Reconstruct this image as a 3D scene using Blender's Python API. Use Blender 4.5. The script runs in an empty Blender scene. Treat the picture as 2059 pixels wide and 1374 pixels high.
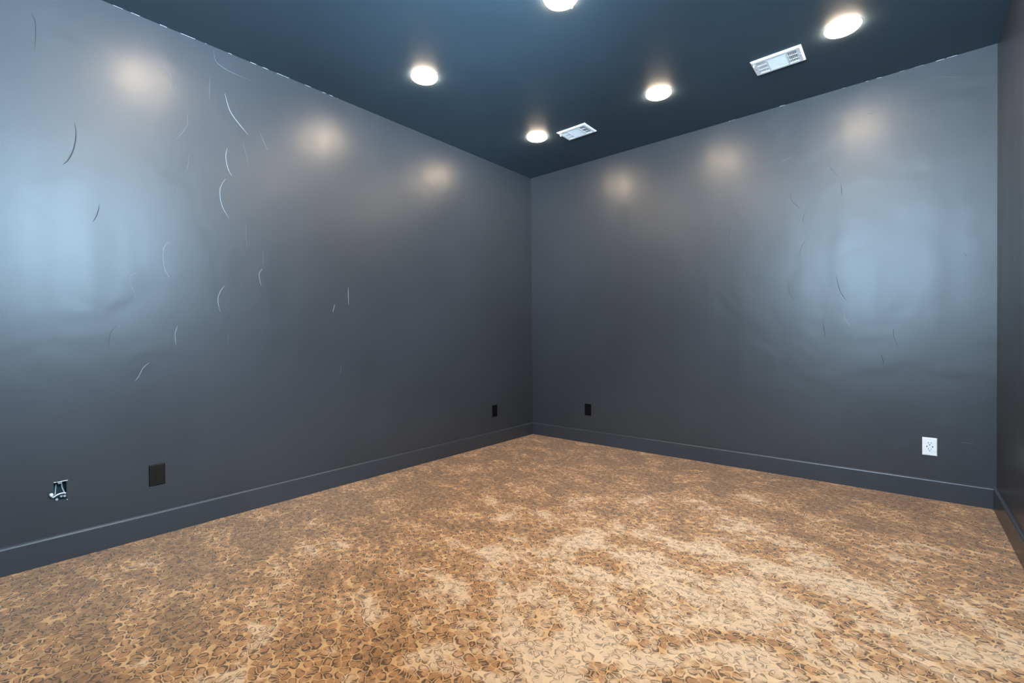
import bpy, math, random
from mathutils import Vector, Matrix

random.seed(7)
sc = bpy.context.scene
C = sc.collection

# ------------------------------------------------------------------ camera
W_PX, H_PX, F_PX = 2059.0, 1374.0, 928.38
CAM = Vector((3.0538, -3.9272, 1.0448))
YAW, PITCH, ROLL = 0.704374, -0.0098603, -0.0082177
cam_d = bpy.data.cameras.new('camera')
cam = bpy.data.objects.new('camera', cam_d)
C.objects.link(cam)
fwd = Vector((-math.sin(YAW) * math.cos(PITCH), math.cos(YAW) * math.cos(PITCH), math.sin(PITCH)))
rgt = Vector((math.cos(YAW), math.sin(YAW), 0))
upv = rgt.cross(fwd)
r2 = math.cos(ROLL) * rgt + math.sin(ROLL) * upv
u2 = -math.sin(ROLL) * rgt + math.cos(ROLL) * upv
cam.matrix_world = Matrix(((r2.x, u2.x, -fwd.x, CAM.x), (r2.y, u2.y, -fwd.y, CAM.y), (r2.z, u2.z, -fwd.z, CAM.z), (0, 0, 0, 1)))
cam_d.sensor_width = 36.0
cam_d.lens = F_PX / W_PX * 36.0
cam_d.clip_start = 0.02
sc.camera = cam

# ------------------------------------------------------------------ daylight and exposure
SKY = (0.50, 0.76, 1.0)
GROUND = (0.52, 0.76, 0.98)
SKY_STRENGTH, GROUND_STRENGTH = 31.0, 88.0  # ground set brighter than the sky to lift ceiling and upper walls
LAMP_STRENGTH = 114.0
LAMP_COLOUR = (1.0, 0.79, 0.57)
sc.view_settings.view_transform = 'Standard'
sc.view_settings.look = 'None'
sc.view_settings.gamma = 1.0
sc.view_settings.use_curve_mapping = False
sc.view_settings.exposure = 0.42
sc.cycles.max_bounces = 6
sc.cycles.diffuse_bounces = 3
sc.cycles.glossy_bounces = 2

wd = bpy.data.worlds.new('daylight')
sc.world = wd
wd.use_nodes = True
wn = wd.node_tree
wn.nodes.clear()
w_out = wn.nodes.new('ShaderNodeOutputWorld')
w_bg = wn.nodes.new('ShaderNodeBackground')
w_tc = wn.nodes.new('ShaderNodeTexCoord')
w_sep = wn.nodes.new('ShaderNodeSeparateXYZ')
w_map = wn.nodes.new('ShaderNodeMapRange')
w_map.inputs['From Min'].default_value = -0.12
w_map.inputs['From Max'].default_value = 0.04
w_mix = wn.nodes.new('ShaderNodeMix')
w_mix.data_type = 'RGBA'
w_mix.inputs['A'].default_value = tuple(c * GROUND_STRENGTH for c in GROUND) + (1,)
w_mix.inputs['B'].default_value = tuple(c * SKY_STRENGTH for c in SKY) + (1,)
wn.links.new(w_tc.outputs['Generated'], w_sep.inputs[0])
wn.links.new(w_sep.outputs['Z'], w_map.inputs['Value'])
wn.links.new(w_map.outputs[0], w_mix.inputs['Factor'])
wn.links.new(w_mix.outputs['Result'], w_bg.inputs['Color'])
wn.links.new(w_bg.outputs[0], w_out.inputs[0])

# room numbers (metres): the far corner is the origin, the back wall runs along +x, the left wall along -y
HT = 2.743
RX = 3.470
RY = -4.55
TH = 0.14
FILL_WIN_R = (-4.30, -2.48, 1.42, 2.68)       # unseen window added for fill light, right wall: y0, y1, z0, z1
FILL_WIN_B = (1.95, 3.42, 1.20, 2.71)         # unseen window added in place of a bounced flash, rear wall: x0, x1, z0, z1
BOX_Y0, BOX_Y1, BOX_Z0, BOX_Z1 = -3.6785, -3.6310, 0.2865, 0.3735   # open electrical box in the left wall


def portal(name, loc, rot, sx, sy):
    d = bpy.data.lights.new(name, 'AREA')
    d.shape = 'RECTANGLE'
    d.size, d.size_y = sx, sy
    d.cycles.is_portal = True
    o = bpy.data.objects.new(name, d)
    C.objects.link(o)
    o.location = loc
    o.rotation_euler = rot
    return o


portal('fill_window_portal', (RX + TH, (FILL_WIN_R[0] + FILL_WIN_R[1]) / 2, (FILL_WIN_R[2] + FILL_WIN_R[3]) / 2), (0, math.pi / 2, 0), FILL_WIN_R[3] - FILL_WIN_R[2], FILL_WIN_R[1] - FILL_WIN_R[0])
portal('fill_window_portal', ((FILL_WIN_B[0] + FILL_WIN_B[1]) / 2, RY - TH, (FILL_WIN_B[2] + FILL_WIN_B[3]) / 2), (math.pi / 2, 0, 0), FILL_WIN_B[1] - FILL_WIN_B[0], FILL_WIN_B[3] - FILL_WIN_B[2])

# ------------------------------------------------------------------ materials


class NT:
    def __init__(self, name):
        self.m = bpy.data.materials.new(name)
        self.m.use_nodes = True
        self.t = self.m.node_tree
        self.b = self.t.nodes['Principled BSDF']

    def n(self, kind, **kw):
        nd = self.t.nodes.new(kind)
        for k, v in kw.items():
            setattr(nd, k, v)
        return nd

    def put(self, sock, v):
        if isinstance(v, bpy.types.NodeSocket):
            self.t.links.new(v, sock)
        else:
            sock.default_value = v

    def math(self, op, a, b=0.0, c=None, clamp=False):
        nd = self.n('ShaderNodeMath', operation=op, use_clamp=clamp)
        self.put(nd.inputs[0], a)
        self.put(nd.inputs[1], b)
        if c is not None:
            self.put(nd.inputs[2], c)
        return nd.outputs[0]

    def vmath(self, op, a, b):
        nd = self.n('ShaderNodeVectorMath', operation=op)
        self.put(nd.inputs[0], a)
        self.put(nd.inputs[1], b)
        return nd.outputs[0]

    def scale(self, a, s):
        nd = self.n('ShaderNodeVectorMath', operation='SCALE')
        self.put(nd.inputs[0], a)
        self.put(nd.inputs['Scale'], s)
        return nd.outputs[0]

    def mix(self, f, a, b):
        nd = self.n('ShaderNodeMix', data_type='RGBA')
        self.put(nd.inputs['Factor'], f)
        self.put(nd.inputs['A'], a)
        self.put(nd.inputs['B'], b)
        return nd.outputs['Result']

    def noise(self, vec, scale, detail=2.0, rough=0.5, dist=0.0):
        nd = self.n('ShaderNodeTexNoise')
        self.put(nd.inputs['Vector'], vec)
        nd.inputs['Scale'].default_value = scale
        nd.inputs['Detail'].default_value = detail
        nd.inputs['Roughness'].default_value = rough
        nd.inputs['Distortion'].default_value = dist
        return nd

    def step(self, v, lo, hi):
        nd = self.n('ShaderNodeMapRange', interpolation_type='SMOOTHSTEP')
        self.put(nd.inputs['Value'], v)
        self.put(nd.inputs['From Min'], lo)
        self.put(nd.inputs['From Max'], hi)
        return nd.outputs[0]

    def bump(self, h, strength, dist, normal=None):
        nd = self.n('ShaderNodeBump')
        nd.inputs['Strength'].default_value = strength
        nd.inputs['Distance'].default_value = dist
        self.put(nd.inputs['Height'], h)
        if normal is not None:
            self.put(nd.inputs['Normal'], normal)
        return nd.outputs[0]

    def pos(self):
        return self.n('ShaderNodeNewGeometry').outputs['Position']


def plain(name, col, rough=0.5, metallic=0.0, spec=0.5, grain=0.0):
    k = NT(name)
    k.b.inputs['Roughness'].default_value = rough
    k.b.inputs['Metallic'].default_value = metallic
    k.b.inputs['Specular IOR Level'].default_value = spec
    nz = k.noise(k.pos(), 60.0, 3.0)
    f = k.step(nz.outputs['Fac'], 0.3, 0.7)
    c0 = tuple(c * 0.93 for c in col) + (1,)
    k.put(k.b.inputs['Base Color'], k.mix(f, c0, tuple(col) + (1,)))
    if grain:
        k.put(k.b.inputs['Normal'], k.bump(nz.outputs['Fac'], grain, 0.001))
    return k.m


def paint(name, col, rough, spec, bumpy=1.0):
    """Satin wall paint over rolled, patched drywall."""
    k = NT(name)
    p = k.pos()
    big = k.noise(p, 1.3, 2.0, 0.5, 0.3).outputs['Fac']
    st = k.n('ShaderNodeMapping')
    st.inputs['Scale'].default_value = (7.0, 7.0, 0.5)
    k.put(st.inputs['Vector'], p)
    streak = k.noise(st.outputs[0], 1.0, 2.0).outputs['Fac']
    c0 = tuple(c * 0.94 for c in col) + (1,)
    c1 = tuple(c * 1.06 for c in col) + (1,)
    k.put(k.b.inputs['Base Color'], k.mix(k.step(big, 0.3, 0.7), c0, c1))
    r = k.math('MULTIPLY_ADD', k.math('SUBTRACT', streak, 0.5), 0.10, rough)
    k.put(k.b.inputs['Roughness'], r)
    k.b.inputs['Specular IOR Level'].default_value = spec
    patch = k.noise(p, 4.5, 1.0, 0.5, 0.6).outputs['Fac']
    n1 = k.bump(patch, 0.12 * bumpy, 0.02)
    peel = k.noise(p, 240.0, 2.0, 0.6).outputs['Fac']
    n2 = k.bump(peel, 0.10 * bumpy, 0.002, n1)
    k.put(k.b.inputs['Normal'], n2)
    return k.m


def carpet_material():
    k = NT('leopard_carpet')
    p = k.pos()
    flat = k.n('ShaderNodeMapping')
    flat.inputs['Scale'].default_value = (1.0, 1.12, 0.0)
    flat.inputs['Rotation'].default_value = (0, 0, 0.5)
    k.put(flat.inputs['Vector'], p)
    q = k.scale(flat.outputs[0], 30.0)
    w1 = k.vmath('SUBTRACT', k.noise(q, 0.55, 1.0).outputs['Color'], (0.5, 0.5, 0.5))
    w2 = k.vmath('SUBTRACT', k.noise(q, 2.2, 1.0).outputs['Color'], (0.5, 0.5, 0.5))
    q2 = k.vmath('ADD', q, k.vmath('ADD', k.scale(w1, 1.3), k.scale(w2, 0.26)))

    def vor(feature):
        nd = k.n('ShaderNodeTexVoronoi', feature=feature, voronoi_dimensions='2D')
        k.put(nd.inputs['Vector'], q2)
        nd.inputs['Scale'].default_value = 1.0
        nd.inputs['Randomness'].default_value = 0.74
        return nd
    f1 = vor('F1')
    ed = vor('DISTANCE_TO_EDGE').outputs['Distance']
    sp = k.n('ShaderNodeSeparateColor')
    k.put(sp.inputs[0], f1.outputs['Color'])
    ra, rb, rc = sp.outputs[0], sp.outputs[1], sp.outputs[2]
    rad = k.math('MULTIPLY_ADD', ra, 0.24, 0.46)
    m = k.math('MINIMUM', k.math('SUBTRACT', ed, 0.045), k.math('SUBTRACT', rad, f1.outputs['Distance']))
    inside = k.step(m, -0.025, 0.035)
    nz = k.math('SUBTRACT', k.noise(q, 1.25, 0.5, 0.5).outputs['Fac'], 0.49)
    mr = k.math('MULTIPLY_ADD', nz, 1.0, m)
    ring = k.math('MULTIPLY', inside, k.math('SUBTRACT', 1.0, k.step(mr, 0.07, 0.16)))
    ring = k.math('MULTIPLY', ring, k.math('SUBTRACT', 1.0, k.math('MULTIPLY', k.step(m, 0.20, 0.34), 0.75)))
    WEB = (0.66, 0.365, 0.145, 1)
    CORE0 = (0.39, 0.168, 0.054, 1)
    CORE1 = (0.50, 0.235, 0.085, 1)
    RING = (0.045, 0.024, 0.014, 1)
    core = k.mix(rc, CORE0, CORE1)
    col = k.mix(inside, WEB, core)
    # pile brushed this way and that: pale swept patches and darker ones
    ws = k.vmath('SUBTRACT', k.noise(p, 2.5, 3.0).outputs['Color'], (0.5, 0.5, 0.5))
    pp = k.vmath('ADD', p, k.scale(ws, 0.35))
    sm = k.n('ShaderNodeMapping')
    sm.inputs['Rotation'].default_value = (0, 0, 0.75)
    sm.inputs['Scale'].default_value = (1.0, 1.35, 0.0)
    k.put(sm.inputs['Vector'], pp)
    pn = k.noise(sm.outputs[0], 3.6, 7.0, 0.70).outputs['Fac']
    # pale bias paints in the stronger light towards the middle and the right
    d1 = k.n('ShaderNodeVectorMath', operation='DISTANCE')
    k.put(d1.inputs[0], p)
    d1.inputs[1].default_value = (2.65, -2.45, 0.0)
    near_light = k.math('SUBTRACT', 1.0, k.step(d1.outputs['Value'], 0.3, 2.4))
    pb = k.math('SUBTRACT', k.math('MULTIPLY_ADD', near_light, 0.180, pn), 0.078)
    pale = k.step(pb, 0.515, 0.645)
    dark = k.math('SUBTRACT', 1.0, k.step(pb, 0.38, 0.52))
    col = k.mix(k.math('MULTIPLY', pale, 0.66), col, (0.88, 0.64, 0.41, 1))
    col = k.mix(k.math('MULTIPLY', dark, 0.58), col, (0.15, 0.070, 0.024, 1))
    ring = k.math('MULTIPLY', ring, k.math('MULTIPLY_ADD', pale, -0.32, 0.88))
    col = k.mix(ring, col, RING)
    # yarn flecks
    fn = k.noise(p, 330.0, 2.0, 0.7).outputs['Fac']
    col = k.mix(k.math('MULTIPLY', k.step(fn, 0.35, 0.7), 0.16), col, (0.72, 0.50, 0.30, 1))
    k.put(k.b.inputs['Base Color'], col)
    k.b.inputs['Roughness'].default_value = 0.95
    k.b.inputs['Specular IOR Level'].default_value = 0.1
    k.b.inputs['Sheen Weight'].default_value = 0.15
    h = k.math('ADD', k.math('MULTIPLY', fn, 0.5), k.math('MULTIPLY', k.noise(p, 90.0, 2.0).outputs['Fac'], 0.7))
    n1 = k.bump(h, 0.7, 0.006)
    k.put(k.b.inputs['Normal'], n1)
    return k.m


def emit(name, col, strength):
    m = bpy.data.materials.new(name)
    m.use_nodes = True
    t = m.node_tree
    t.nodes.clear()
    o = t.nodes.new('ShaderNodeOutputMaterial')
    e = t.nodes.new('ShaderNodeEmission')
    e.inputs['Color'].default_value = tuple(col) + (1,)
    e.inputs['Strength'].default_value = strength
    t.links.new(e.outputs[0], o.inputs[0])
    return m


def glass_material(name, clear):
    k = NT(name)
    t = k.t
    out = t.nodes['Material Output']
    tr = k.n('ShaderNodeBsdfTransparent')
    tr.inputs[0].default_value = (clear, clear, clear, 1)
    gl = k.n('ShaderNodeBsdfGlossy')
    gl.inputs['Roughness'].default_value = 0.02
    fr = k.n('ShaderNodeFresnel')
    mx = k.n('ShaderNodeMixShader')
    t.links.new(fr.outputs[0], mx.inputs[0])
    t.links.new(tr.outputs[0], mx.inputs[1])
    t.links.new(gl.outputs[0], mx.inputs[2])
    t.links.new(mx.outputs[0], out.inputs[0])
    return k.m


M = {}
M['wall'] = paint('charcoal_blue_wall_paint', (0.038, 0.0405, 0.0455), 0.366, 0.52)
M['ceil'] = paint('charcoal_blue_ceiling_paint', (0.040, 0.061, 0.079), 0.55, 0.2, 0.5)
M['base'] = paint('charcoal_trim_enamel', (0.041, 0.045, 0.0525), 0.34, 0.55, 0.25)
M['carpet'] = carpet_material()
M['white'] = plain('white_enamel', (0.92, 0.93, 0.94), 0.35)
M['white_plastic'] = plain('white_plastic', (0.93, 0.93, 0.93), 0.3)
M['black_plastic'] = plain('black_plastic', (0.003, 0.003, 0.004), 0.5, spec=0.15)
M['brown_plastic'] = plain('brown_plastic', (0.010, 0.0075, 0.006), 0.45, spec=0.25)
M['slot'] = plain('dark_slot', (0.006, 0.006, 0.006), 0.7, spec=0.1)
M['steel'] = plain('zinc_screw', (0.55, 0.55, 0.55), 0.35, 1.0)
M['duct'] = plain('dark_duct_metal', (0.02, 0.023, 0.027), 0.6)
M['teal'] = plain('teal_box_plastic', (0.012, 0.040, 0.052), 0.5)
M['wire'] = plain('white_wire_jacket', (0.80, 0.84, 0.86), 0.4)
M['greywire'] = plain('grey_wire_jacket', (0.33, 0.36, 0.40), 0.45)
M['plaster'] = plain('bare_plaster', (0.70, 0.70, 0.70), 0.8)
M['ridge'] = plain('ridge_highlight_tone', (0.26, 0.28, 0.31), 0.4)  # pale tone paints in the light these ridges catch
M['faint_ridge'] = plain('faint_highlight_tone', (0.095, 0.105, 0.12), 0.4)  # weaker painted-in highlight for the shallower ridges
M['lens'] = emit('lit_lamp_lens', LAMP_COLOUR, LAMP_STRENGTH)
M['glass'] = glass_material('fill_window_glass', 0.97)

# ------------------------------------------------------------------ mesh helpers


class MB:
    def __init__(self):
        self.v, self.f = [], []

    def add(self, vs, fs):
        o = len(self.v)
        self.v += [tuple(x) for x in vs]
        self.f += [tuple(i + o for i in f) for f in fs]
        return self

    def box(self, x0, x1, y0, y1, z0, z1):
        vs = [(x, y, z) for z in (z0, z1) for y in (y0, y1) for x in (x0, x1)]
        return self.add(vs, [(0, 2, 3, 1), (4, 5, 7, 6), (0, 1, 5, 4), (2, 6, 7, 3), (0, 4, 6, 2), (1, 3, 7, 5)])

    def tube(self, pts, r, seg=8, closed_ends=True):
        pts = [Vector(p) for p in pts]
        rs = r if isinstance(r, (list, tuple)) else [r] * len(pts)
        rings = []
        for i, p in enumerate(pts):
            d = (pts[min(i + 1, len(pts) - 1)] - pts[max(i - 1, 0)]).normalized()
            a = d.cross(Vector((0.31, 0.17, 0.93))).normalized()
            b = d.cross(a)
            rings.append([p + rs[i] * (math.cos(t) * a + math.sin(t) * b) for t in [2 * math.pi * j / seg for j in range(seg)]])
        vs = [v for rg in rings for v in rg]
        fs = [(i * seg + j, i * seg + (j + 1) % seg, (i + 1) * seg + (j + 1) % seg, (i + 1) * seg + j) for i in range(len(pts) - 1) for j in range(seg)]
        if closed_ends:
            fs += [tuple(range(seg - 1, -1, -1)), tuple((len(pts) - 1) * seg + j for j in range(seg))]
        return self.add(vs, fs)

    def lathe(self, prof, seg=40, origin=(0, 0, 0)):
        """prof: (radius, z) pairs; a zero radius closes to a point."""
        ox, oy, oz = origin
        o = len(self.v)
        idx = []
        for r, z in prof:
            if r == 0:
                idx.append([len(self.v)] * seg)
                self.v.append((ox, oy, oz + z))
            else:
                idx.append(list(range(len(self.v), len(self.v) + seg)))
                self.v += [(ox + r * math.cos(2 * math.pi * j / seg), oy + r * math.sin(2 * math.pi * j / seg), oz + z) for j in range(seg)]
        for a, b in zip(idx, idx[1:]):
            for j in range(seg):
                q = [a[j], a[(j + 1) % seg], b[(j + 1) % seg], b[j]]
                u = []
                for x in q:
                    if x not in u:
                        u.append(x)
                if len(u) > 2:
                    self.f.append(tuple(u))
        return self

    def mesh(self, name, mat, smooth=False):
        me = bpy.data.meshes.new(name)
        me.from_pydata(self.v, [], self.f)
        me.validate()
        me.update()
        import bmesh
        bm = bmesh.new()
        bm.from_mesh(me)
        bmesh.ops.recalc_face_normals(bm, faces=bm.faces)
        bm.to_mesh(me)
        bm.free()
        me.materials.append(mat)
        if smooth:
            for p in me.polygons:
                p.use_smooth = True
        return me

    def build(self, name, mat, parent=None, smooth=False, bevel=0.0, loc=None):
        o = bpy.data.objects.new(name, self.mesh(name, mat, smooth))
        C.objects.link(o)
        if parent is not None:
            o.parent = parent
        if loc is not None:
            o.location = loc
        if bevel:
            b = o.modifiers.new('bevel', 'BEVEL')
            b.width = bevel
            b.segments = 2
            b.limit_method = 'ANGLE'
        return o


def tag(o, label, cat, group=None):
    o['label'] = label
    o['category'] = cat
    if group:
        o['group'] = group
    return o


def struct(o, label=None):
    o['kind'] = 'structure'
    if label:
        o['label'] = label
    return o


def empty(name, loc, rot=(0, 0, 0)):
    o = bpy.data.objects.new(name, None)
    o.empty_display_size = 0.05
    C.objects.link(o)
    o.location = loc
    o.rotation_euler = rot
    return o


def shared(name, mesh, parent, loc=(0, 0, 0), rot=(0, 0, 0)):
    o = bpy.data.objects.new(name, mesh)
    C.objects.link(o)
    o.parent = parent
    o.location = loc
    o.rotation_euler = rot
    return o


# ------------------------------------------------------------------ the room shell
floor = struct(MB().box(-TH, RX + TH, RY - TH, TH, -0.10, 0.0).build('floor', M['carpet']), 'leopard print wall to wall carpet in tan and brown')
ceiling = struct(MB().box(-TH, RX + TH, RY - TH, TH, HT, HT + 0.12).build('ceiling', M['ceil']), 'dark blue grey painted ceiling with recessed lights')
wb = MB()
wb.box(-TH, 0, RY, BOX_Y0, 0, HT).box(-TH, 0, BOX_Y1, 0, 0, HT)
wb.box(-TH, 0, BOX_Y0, BOX_Y1, 0, BOX_Z0).box(-TH, 0, BOX_Y0, BOX_Y1, BOX_Z1, HT)
wall_left = struct(wb.build('wall_left', M['wall']), 'satin charcoal blue wall with trowel marks, left of the corner')
wall_back = struct(MB().box(-TH, RX + TH, 0, TH, 0, HT).build('wall_back', M['wall']), 'satin charcoal blue wall with trowel marks, right of the corner')
y0, y1, z0, z1 = FILL_WIN_R
wr = MB().box(RX, RX + TH, RY, y0, 0, HT).box(RX, RX + TH, y1, 0, 0, HT)
wr.box(RX, RX + TH, y0, y1, 0, z0).box(RX, RX + TH, y0, y1, z1, HT)
wall_right = struct(wr.build('wall_right', M['wall']), 'narrow strip of dark wall at the right edge')
x0, x1, z0, z1 = FILL_WIN_B
wq = MB().box(-TH, x0, RY - TH, RY, 0, HT).box(x1, RX + TH, RY - TH, RY, 0, HT)
wq.box(x0, x1, RY - TH, RY, 0, z0).box(x0, x1, RY - TH, RY, z1, HT)
wall_rear = struct(wq.build('wall_rear', M['wall']), 'dark wall behind the camera')


def baseboard(name, a, b, n, label):
    """Board from a to b on the floor, n = direction into the room; eased top edge."""
    a, b, n = Vector(a), Vector(b), Vector(n)
    t, h = 0.015, 0.127
    prof = [(0, 0), (t, 0), (t, h - 0.011), (t * 0.93, h - 0.0075), (t * 0.74, h - 0.0035), (t * 0.48, h - 0.001), (0, h)]
    vs = [p + n * d + Vector((0, 0, z)) for p in (a, b) for d, z in prof]
    k = len(prof)
    fs = [(i, (i + 1) % k, k + (i + 1) % k, k + i) for i in range(k)] + [tuple(range(k - 1, -1, -1)), tuple(range(k, 2 * k))]
    return struct(MB().add(vs, fs).build(name, M['base']), label)


baseboard('baseboard_left', (0, RY, 0), (0, 0, 0), (1, 0, 0), 'charcoal baseboard along the left wall')
baseboard('baseboard_back', (0, 0, 0), (RX, 0, 0), (0, -1, 0), 'charcoal baseboard along the wall right of the corner')
baseboard('baseboard_right', (RX, 0, 0), (RX, RY, 0), (-1, 0, 0), 'dark baseboard at the right edge')
baseboard('baseboard_rear', (0, RY, 0), (RX, RY, 0), (0, 1, 0), 'dark baseboard behind the camera')


def window(name, fixed, along, lo, hi, z0, z1, mullions, glazing='glass'):
    """A framed window added for its light; along = 'x' or 'y' is the wall's direction, fixed = the frame's near and far faces."""
    root = struct(empty(name, (0, 0, 0)), 'added white framed window, unseen fill light behind the camera')

    def part(nm, a0, a1, c0, c1, f0, f1, mat, bev=0.002):
        mb = MB()
        if along == 'y':
            mb.box(f0, f1, a0, a1, c0, c1)
        else:
            mb.box(a0, a1, f0, f1, c0, c1)
        return mb.build(nm, mat, root, bevel=bev)
    f0, f1 = fixed
    w = 0.055
    part('fill_window_frame', lo, lo + w, z0, z1, f0, f1, M['white'])
    part('fill_window_frame', hi - w, hi, z0, z1, f0, f1, M['white'])
    part('fill_window_frame', lo + w, hi - w, z0, z0 + w, f0, f1, M['white'])
    part('fill_window_frame', lo + w, hi - w, z1 - w, z1, f0, f1, M['white'])
    n = mullions + 1
    step = (hi - lo - 2 * w) / n
    mid = (f0 + f1) / 2
    for i in range(n):
        a = lo + w + i * step
        if i:
            part('mullion', a - 0.02, a + 0.02, z0 + w, z1 - w, f0 + 0.01, f1 - 0.01, M['white'])
        g0, g1 = a + (0.02 if i else 0), a + step - (0.02 if i < n - 1 else 0)
        part('pane', g0, g1, z0 + w, z1 - w, mid - 0.002, mid + 0.002, M[glazing], 0)
    return root


window('fill_window_1', (RX + 0.01, RX + 0.07), 'y', FILL_WIN_R[0], FILL_WIN_R[1], FILL_WIN_R[2], FILL_WIN_R[3], 1)
window('fill_window_2', (RY - 0.07, RY - 0.01), 'x', FILL_WIN_B[0], FILL_WIN_B[1], FILL_WIN_B[2], FILL_WIN_B[3], 1)

# ------------------------------------------------------------------ trowel ridges in the drywall finish
# each: points on the wall (measured once on the plane), width and height of the ridge


def on_wall(u, v, wall):
    """Where the sight line through photo point (u, v) meets the wall's surface."""
    d = fwd + (u - W_PX / 2) / F_PX * r2 - (v - H_PX / 2) / F_PX * u2
    ax, val = {'left': (0, 0.0), 'back': (1, 0.0), 'ceiling': (2, HT)}[wall]
    return CAM + d * ((val - CAM[ax]) / d[ax])


def smooth_path(pts, n=5):
    out = []
    for i in range(len(pts) - 1):
        p0, p1, p2, p3 = pts[max(i - 1, 0)], pts[i], pts[i + 1], pts[min(i + 2, len(pts) - 1)]
        for j in range(n):
            t = j / n
            out.append(0.5 * ((2 * p1) + (p2 - p0) * t + (2 * p0 - 5 * p1 + 4 * p2 - p3) * t * t + (3 * p1 - p0 - 3 * p2 + p3) * t ** 3))
    out.append(pts[-1])
    return out


def ridge(wall, uv, w=0.005, h=0.0016, mat='wall'):
    w *= 0.72
    path = smooth_path([on_wall(u, v, wall) for u, v in uv])
    nrm = Vector((1, 0, 0)) if wall == 'left' else Vector((0, -1, 0))
    prof = [(-1, -0.15), (-0.75, 0.45), (-0.25, 0.95), (0.25, 0.95), (0.75, 0.45), (1, -0.15)]
    vs, fs, k = [], [], len(prof)
    L = len(path)
    for i, p in enumerate(path):
        d = (path[min(i + 1, L - 1)] - path[max(i - 1, 0)]).normalized()
        s = d.cross(nrm).normalized()
        tap = min(1.0, 0.25 + 3.0 * min(i, L - 1 - i) / L)
        for a, b in prof:
            vs.append(p + s * (a * w / 2 * tap) + nrm * (b * h * tap))
    for i in range(L - 1):
        for j in range(k - 1):
            fs.append((i * k + j, i * k + j + 1, (i + 1) * k + j + 1, (i + 1) * k + j))
    par = wall_left if wall == 'left' else wall_back
    if wall == 'left':
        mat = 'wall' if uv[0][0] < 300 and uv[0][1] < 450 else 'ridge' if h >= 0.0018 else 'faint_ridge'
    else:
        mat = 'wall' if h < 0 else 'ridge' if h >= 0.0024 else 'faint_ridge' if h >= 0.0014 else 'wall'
    return MB().add(vs, fs).build('trowel_ridge', M[mat], par, smooth=True)


LEFT_RIDGES = [
    ([(452, 188), (462, 222), (478, 246), (499, 271)], 0.0065, 0.0026),
    ([(457, 298), (454, 315), (458, 338), (466, 354)], 0.0065, 0.0026),
    ([(453, 360), (443, 378), (443, 400), (449, 420), (461, 440)], 0.0065, 0.0026),
    ([(340, 486), (329, 500), (328, 525), (332, 545), (341, 558)], 0.0065, 0.0026),
    ([(277, 549), (262, 555), (262, 570), (272, 598)], 0.005, 0.0020),
    ([(452, 574), (442, 588), (438, 605), (443, 628)], 0.0060, 0.0024),
    ([(528, 540), (521, 552), (525, 575)], 0.005, 0.0020),
    ([(529, 505), (529, 535)], 0.004, 0.0012),
    ([(409, 434), (407, 455)], 0.004, 0.0016),
    ([(495, 450), (494, 475), (498, 500)], 0.004, 0.0012),
    ([(700, 577), (701, 614)], 0.0055, 0.0018),
    ([(673, 612), (669, 629)], 0.0055, 0.0022),
    ([(357, 656), (352, 672), (354, 695)], 0.005, 0.0020),
    ([(460, 670), (457, 695)], 0.004, 0.0016),
    ([(244, 652), (226, 664), (220, 680), (221, 700)], 0.005, 0.0016),
    ([(301, 729), (288, 740), (279, 757), (271, 767)], 0.005, 0.0020),
    ([(430, 100), (434, 123), (455, 140), (480, 152), (505, 162)], 0.005, 0.0014),
    ([(522, 264), (530, 285), (539, 303)], 0.005, 0.0014),
    ([(489, 288), (495, 312), (501, 335)], 0.004, 0.0012),
    ([(150, 248), (153, 270), (148, 300), (137, 322), (126, 331)], 0.007, 0.0022),
    ([(62, 25), (71, 45), (72, 75), (70, 100)], 0.006, 0.0016),
    ([(325, 128), (342, 150), (347, 178), (341, 200)], 0.006, 0.0014),
    ([(377, 230), (375, 255), (355, 280)], 0.005, 0.0012),
    ([(380, 310), (376, 340), (356, 372), (353, 400)], 0.005, 0.0012),
    ([(200, 412), (195, 432), (186, 447)], 0.005, 0.0014),
    ([(686, 735), (684, 752)], 0.005, 0.0014),
    ([(422, 155), (421, 200)], 0.004, 0.0009),
]
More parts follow.
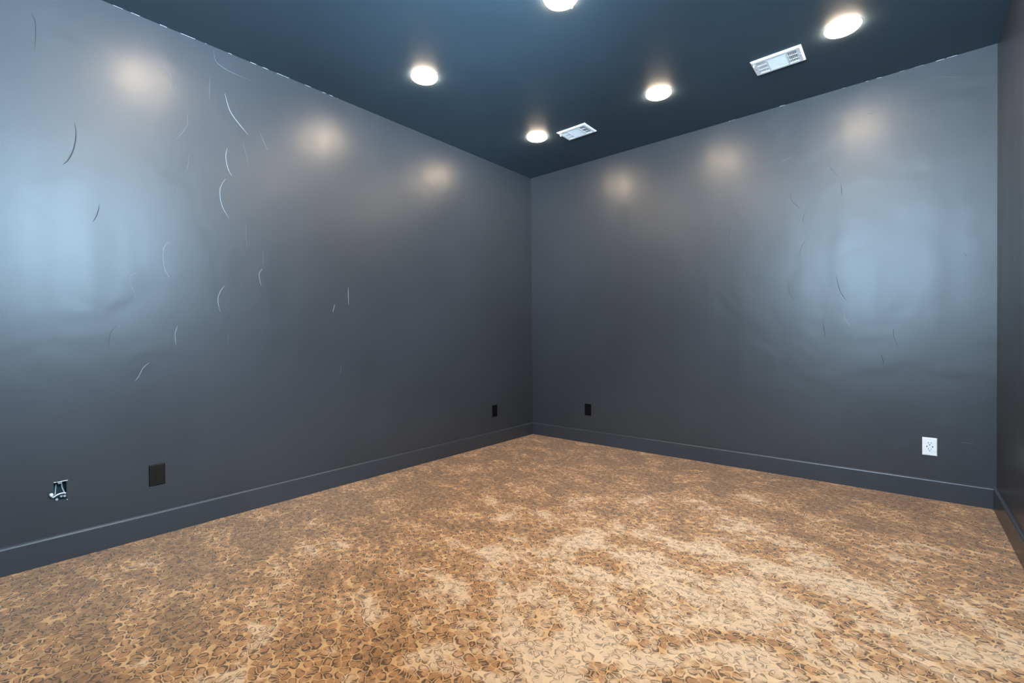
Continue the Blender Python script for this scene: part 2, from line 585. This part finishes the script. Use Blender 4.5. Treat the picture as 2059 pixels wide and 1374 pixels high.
BACK_RIDGES = [
    ([(1669, 318), (1668, 333), (1676, 345), (1686, 357)], 0.007, 0.0018),
    ([(1691, 370), (1693, 395)], 0.006, 0.0012),
    ([(1595, 313), (1578, 322), (1562, 330)], 0.006, 0.0014),
    ([(1620, 424), (1614, 440), (1618, 452)], 0.006, 0.0016),
    ([(1672, 460), (1700, 472), (1730, 488), (1757, 505)], 0.006, -0.0030),
    ([(1766, 455), (1763, 480), (1763, 505)], 0.005, -0.0014),
    ([(1622, 480), (1611, 497), (1608, 515)], 0.006, 0.0014),
    ([(1499, 536), (1497, 558), (1503, 577), (1513, 592)], 0.006, 0.0020),
    ([(1583, 560), (1588, 590), (1600, 608)], 0.006, 0.0014),
    ([(1681, 555), (1689, 585), (1703, 606)], 0.006, 0.0018),
    ([(1769, 545), (1764, 565), (1764, 582), (1767, 600)], 0.005, -0.0026),
    ([(1559, 610), (1562, 640), (1572, 660), (1583, 673)], 0.006, 0.0020),
    ([(1697, 620), (1700, 642), (1715, 664)], 0.007, 0.0024),
    ([(1797, 658), (1797, 675), (1806, 697)], 0.006, 0.0014),
    ([(1470, 450), (1466, 480), (1470, 500)], 0.006, 0.0012),
    ([(1863, 330), (1866, 348), (1876, 362)], 0.007, -0.0022),
    ([(1880, 410), (1880, 430), (1886, 440), (1878, 470), (1880, 500)], 0.007, -0.0018),
    ([(1965, 396), (1969, 420), (1975, 447), (1988, 463), (2000, 470)], 0.007, -0.0022),
    ([(1760, 226), (1745, 230)], 0.006, 0.0012),
    ([(1592, 388), (1590, 400), (1600, 412), (1612, 422)], 0.005, 0.0010),
    ([(1655, 650), (1660, 680)], 0.005, 0.0010),
    ([(1771, 710), (1778, 735)], 0.005, 0.0010),
    ([(1938, 508), (1944, 515)], 0.006, 0.0016),
    ([(1930, 889), (1962, 894)], 0.005, 0.0014),
    ([(1885, 152), (1915, 155), (1950, 153)], 0.005, 0.0012),
]
for uv, w, h in LEFT_RIDGES:
    ridge('left', uv, w, h)
for uv, w, h in BACK_RIDGES:
    ridge('back', uv, w, h)

# unpainted caulk showing in bits along the ceiling joints
caulk_mat = M['plaster']
rc = random.Random(3)
for (par, a, b, n) in ((wall_left, -3.45, -2.05, 17), (wall_back, 1.95, 3.30, 13)):
    for i in range(n):
        t = a + (b - a) * rc.random()
        l = rc.uniform(0.006, 0.045)
        g = rc.uniform(0.0006, 0.0015)
        mb = MB()
        if par is wall_left:
            mb.box(-0.001, g, t, t + l, HT - g, HT + 0.001)
        else:
            mb.box(t, t + l, -g, 0.001, HT - g, HT + 0.001)
        mb.build('caulk_fleck', caulk_mat, par)

# ------------------------------------------------------------------ recessed ceiling lights
trim_me = MB().lathe([(0.0885, 0.0), (0.0885, -0.0015), (0.0870, -0.0024), (0.0835, -0.0026), (0.0815, -0.002), (0.0815, 0.0)], 56).mesh('trim_ring', M['white'], True)
lens_me = MB().lathe([(0.0822, -0.0018), (0.0820, -0.0080), (0.078, -0.0120), (0.066, -0.0150), (0.045, -0.0170), (0.024, -0.0180), (0, -0.0184)], 56).mesh('lens', M['lens'], True)


def downlight(x, y, label):
    t = empty('recessed_light', (x, y, HT))
    shared('trim_ring', trim_me, t)
    shared('lens', lens_me, t)
    tag(t, label, 'light', 'recessed ceiling lights')
    return t


LX, LY = (0.674, 1.742, 2.794), (-0.775, -1.985, -3.195)
LABELS = {
    (0, 0): 'round recessed light in the ceiling, smallest and nearest the far corner',
    (1, 0): 'round recessed light between the two ceiling vents',
    (2, 0): 'large oval looking recessed light right of the white ceiling vent, rightmost of all',
    (0, 1): 'round recessed light closest to the left wall, leftmost of all',
    (2, 1): 'recessed light just above the top edge of the photo, near the right wall',
    (0, 2): 'recessed light above the photo whose glow shows highest on the left wall',
    (1, 2): 'recessed light over the middle of the room, above the camera',
    (2, 2): 'recessed light over the right side of the room, above the camera',
    (1, 1): 'recessed light cut off by the top edge of the photo',
}
for j, y in enumerate(LY):
    for i, x in enumerate(LX):
        L = downlight(x, y, LABELS[(i, j)])
        if (i, j) == (1, 1):
            c = on_wall(1146, 14, 'ceiling')
            MB().box(-0.016, 0.016, -0.006, 0.006, -0.0025, 0.0).build('trim_chip', M['white_plastic'], L, bevel=0.001).matrix_local = \
                Matrix.Translation((c.x - x, c.y - y, 0)) @ Matrix.Rotation(math.radians(62), 4, 'Z')

# ------------------------------------------------------------------ ceiling vents


def vent(cx, cy, label):
    t = empty('ceiling_vent', (cx, cy, HT))
    X, Y = 0.136, 0.096          # half size of the flange
    ox, oy = 0.108, 0.066        # half size of the opening
    fr = MB()
    outer = [(-X, -Y), (X, -Y), (X, Y), (-X, Y)]
    mid = [(-X + 0.010, -Y + 0.010), (X - 0.010, -Y + 0.010), (X - 0.010, Y - 0.010), (-X + 0.010, Y - 0.010)]
    inn = [(-ox, -oy), (ox, -oy), (ox, oy), (-ox, oy)]
    vs = [(a, b, -0.0005) for a, b in outer] + [(a, b, -0.003) for a, b in outer] + [(a, b, -0.010) for a, b in mid] + [(a, b, -0.010) for a, b in inn] + [(a, b, -0.0005) for a, b in inn]
    fs = [(r * 4 + i, r * 4 + (i + 1) % 4, (r + 1) * 4 + (i + 1) % 4, (r + 1) * 4 + i) for r in range(4) for i in range(4)]
    fr.add(vs, fs).build('frame', M['white'], t, bevel=0.0008)
    MB().box(-ox, ox, -oy, oy, -0.0012, -0.0004).build('duct_opening', M['duct'], t)
    # dividers between the three banks
    cxh = 0.052
    for s in (-1, 1):
        MB().box(s * cxh - 0.004, s * cxh + 0.004, -oy, oy, -0.0105, -0.0015).build('divider', M['white'], t, bevel=0.0008)
    # centre bank: blades along the length
    blade = MB().box(-cxh + 0.004, cxh - 0.004, -0.0070, 0.0070, -0.0006, 0.0006).mesh('slat', M['white'])
    n = 9
    for i in range(n):
        yy = -oy + (i + 0.5) * 2 * oy / n
        shared('slat', blade, t, (0, yy, -0.0062), (math.radians(-24), 0, 0))
    # end banks: blades across
    wlen = oy - 0.004
    blade2 = MB().box(-0.0036, 0.0036, -wlen, wlen, -0.0006, 0.0006).mesh('slat', M['white'])
    for s in (-1, 1):
        a0, a1 = s * (cxh + 0.004), s * ox
        m = 6
        for i in range(m):
            xx = a0 + (i + 0.5) * (a1 - a0) / m
            shared('slat', blade2, t, (xx, 0, -0.0062), (0, math.radians(30 * s), 0))
        # cross bars that hold the end blades
        for yy in (-0.024, 0.024):
            MB().box(min(a0, a1), max(a0, a1), yy - 0.0015, yy + 0.0015, -0.0098, -0.0082).build('cross_bar', M['white'], t)
        MB().lathe([(0.0036, 0), (0.0036, -0.0012), (0.0022, -0.0022), (0, -0.0024)], 14).build('screw', M['steel'], t, True, loc=(s * (X - 0.016), 0.0, -0.0095))
    lv = MB().box(-0.0025, 0.0025, -0.007, 0.007, -0.020, -0.006)
    lv.build('damper_lever', M['white'], t, bevel=0.0008, loc=(-X + 0.013, -0.052, -0.002))
    tag(t, label, 'vent', 'white ceiling vents')
    return t


vent(0.983, -0.641, 'small white louvred ceiling vent beside the recessed light nearest the far corner')
vent(2.457, -0.661, 'larger looking bright white ceiling vent near the rightmost recessed light')

# ------------------------------------------------------------------ wall outlets


def outlet(name, loc, rz, mat, label, group=None):
    """Duplex outlet; local x across the plate, local -y out of the wall."""
    t = empty(name, loc, (0, 0, rz))
    w, h = 0.0355, 0.0565
    b, d = 0.0035, 0.0058
    vs = [(-w, 0, -h), (w, 0, -h), (w, 0, h), (-w, 0, h), (-w, -d * 0.35, -h), (w, -d * 0.35, -h), (w, -d * 0.35, h), (-w, -d * 0.35, h),
          (-w + b, -d, -h + b), (w - b, -d, -h + b), (w - b, -d, h - b), (-w + b, -d, h - b)]
    fs = [(3, 2, 1, 0), (8, 9, 10, 11)] + [(r * 4 + i, r * 4 + (i + 1) % 4, (r + 1) * 4 + (i + 1) % 4, (r + 1) * 4 + i) for r in range(2) for i in range(4)]
    MB().add(vs, fs).build('cover_plate', mat, t, bevel=0.0006)
    for s in (1, -1):
        cz = s * 0.0195
        pts = []
        for j in range(28):
            a = 2 * math.pi * j / 28
            pts.append((0.0168 * math.cos(a), max(-0.0135, min(0.0135, 0.0168 * math.sin(a)))))
        vs = [(x, -d + 0.0002, cz + z) for x, z in pts] + [(x, -d - 0.0014, cz + z) for x, z in pts]
        fs = [tuple(range(27, -1, -1)), tuple(range(28, 56))] + [(i, (i + 1) % 28, 28 + (i + 1) % 28, 28 + i) for i in range(28)]
        rcp = MB().add(vs, fs).build('receptacle', mat, t)
        MB().box(-0.0078, -0.0053, -d - 0.0019, -d - 0.001, cz + 0.0005, cz + 0.0095).build('slot', M['slot'], rcp)
        MB().box(0.0055, 0.0076, -d - 0.0019, -d - 0.001, cz + 0.0010, cz + 0.0090).build('slot', M['slot'], rcp)
        g = [(0.0026 * math.cos(math.pi * j / 8 + math.pi), 0.0026 * math.sin(math.pi * j / 8 + math.pi)) for j in range(9)] + [(0.0026, 0.0022), (-0.0026, 0.0022)]
        vs = [(x, -d - 0.001, cz - 0.0072 + z) for x, z in g] + [(x, -d - 0.0019, cz - 0.0072 + z) for x, z in g]
        k = len(g)
        fs = [tuple(range(k)), tuple(range(2 * k - 1, k - 1, -1))] + [(i, (i + 1) % k, k + (i + 1) % k, k + i) for i in range(k)]
        MB().add(vs, fs).build('ground_hole', M['slot'], rcp)
    for s in (-1, 1):
        MB().box(s * 0.0135 - 0.0022, s * 0.0135 + 0.0022, -d - 0.0004, -d + 0.0004, -0.0042, 0.0042).build('side_notch', M['slot'], t)
    sc_ = MB().lathe([(0.0032, 0), (0.0032, 0.0010), (0.0018, 0.0018), (0, 0.002)], 14).build('screw', mat if mat is not M['white_plastic'] else M['white'], t, True, loc=(0, -d, 0))
    sc_.rotation_euler = (math.pi / 2, 0, 0)
    tag(t, label, 'outlet', group)
    return t


LEFT = math.pi / 2
outlet('wall_outlet', (0, -3.282, 0.322), LEFT, M['brown_plastic'], 'dark brown wall outlet beside the open electrical box', 'dark wall outlets')
outlet('wall_outlet', (0, -0.605, 0.324), LEFT, M['black_plastic'], 'small black wall outlet just left of the far corner', 'dark wall outlets')
outlet('wall_outlet', (0.688, 0, 0.325), 0, M['black_plastic'], 'small black wall outlet just right of the far corner', 'dark wall outlets')
outlet('wall_outlet', (3.176, 0, 0.330), 0, M['white_plastic'], 'white wall outlet near the right end of the back wall')

# ------------------------------------------------------------------ open electrical box with loose wires
jb = empty('junction_box', (0, (BOX_Y0 + BOX_Y1) / 2, (BOX_Z0 + BOX_Z1) / 2))
hw, hh, dp, tk = (BOX_Y1 - BOX_Y0) / 2 - 0.0004, (BOX_Z1 - BOX_Z0) / 2 - 0.0004, 0.065, 0.002
bx = MB()
bx.box(-dp, -dp + tk, -hw, hw, -hh, hh)
bx.box(-dp, -0.004, -hw, -hw + tk, -hh, hh).box(-dp, -0.004, hw - tk, hw, -hh, hh)
bx.box(-dp, -0.004, -hw + tk, hw - tk, -hh, -hh + tk).box(-dp, -0.004, -hw + tk, hw - tk, hh - tk, hh)
bx.build('box_shell', M['teal'], jb)


def jpart(name, pts, r, mat, seg=10):
    return MB().tube(smooth_path([Vector(p) for p in pts], 5), r, seg).build(name, M[mat], jb, True)


# torn bare plaster lip over the opening
lip = MB()
for (a, b, z, g) in ((-0.022, -0.013, 0.0455, 0.0022), (-0.011, 0.006, 0.0452, 0.0030), (0.004, 0.0265, 0.0462, 0.0034)):
    lip.box(-0.001, g, a, b, z - 0.0016, z + 0.0016)
lip.build('plaster_lip', M['plaster'], jb, bevel=0.0005)
lip2 = MB().box(-0.001, 0.0015, 0.021, 0.0255, -0.0475, -0.0450).build('plaster_lip', M['plaster'], jb, bevel=0.0004)
MB().box(-0.008, -0.004, -0.007, 0.007, 0.0340, 0.0405).build('screw_ear', M['greywire'], jb, bevel=0.0008)
jpart('wire', [(-0.045, -0.010, 0.034), (-0.028, -0.013, 0.012), (-0.012, -0.016, -0.004), (-0.004, -0.018, -0.014)], 0.0024, 'greywire')
jpart('wire', [(-0.045, 0.010, 0.036), (-0.024, 0.008, 0.015), (-0.010, 0.0125, -0.004), (-0.002, 0.016, -0.0135)], 0.0026, 'greywire')
jpart('wire', [(-0.002, 0.019, -0.0150), (0.006, 0.008, -0.0095), (0.011, -0.006, -0.0100), (0.016, -0.017, -0.0140), (0.019, -0.026, -0.0185), (0.023, -0.0300, -0.014)], 0.0029, 'wire')
nut = MB().tube([(0.023, -0.030, -0.0125), (0.024, -0.0312, -0.008), (0.025, -0.0325, -0.002), (0.0255, -0.033, 0.003)], [0.0050, 0.0072, 0.0070, 0.0045], 12)
nut.build('wire_nut', M['wire'], jb, True)
for (y, z, r, xx) in ((-0.0130, -0.0365, 0.0062, 0.004), (0.0035, -0.0270, 0.0052, -0.006), (0.0150, -0.0280, 0.0060, -0.004)):
    MB().tube([(xx - 0.016, y + 0.002, z + 0.002), (xx - 0.010, y + 0.001, z), (xx, y, z - 0.001), (xx + 0.004, y, z - 0.001)], [r * 0.6, r, r * 0.95, r * 0.6], 12).build('wire_nut', M['greywire'], jb, True)
tag(jb, 'open electrical box with loose white wires low on the left wall', 'junction box')
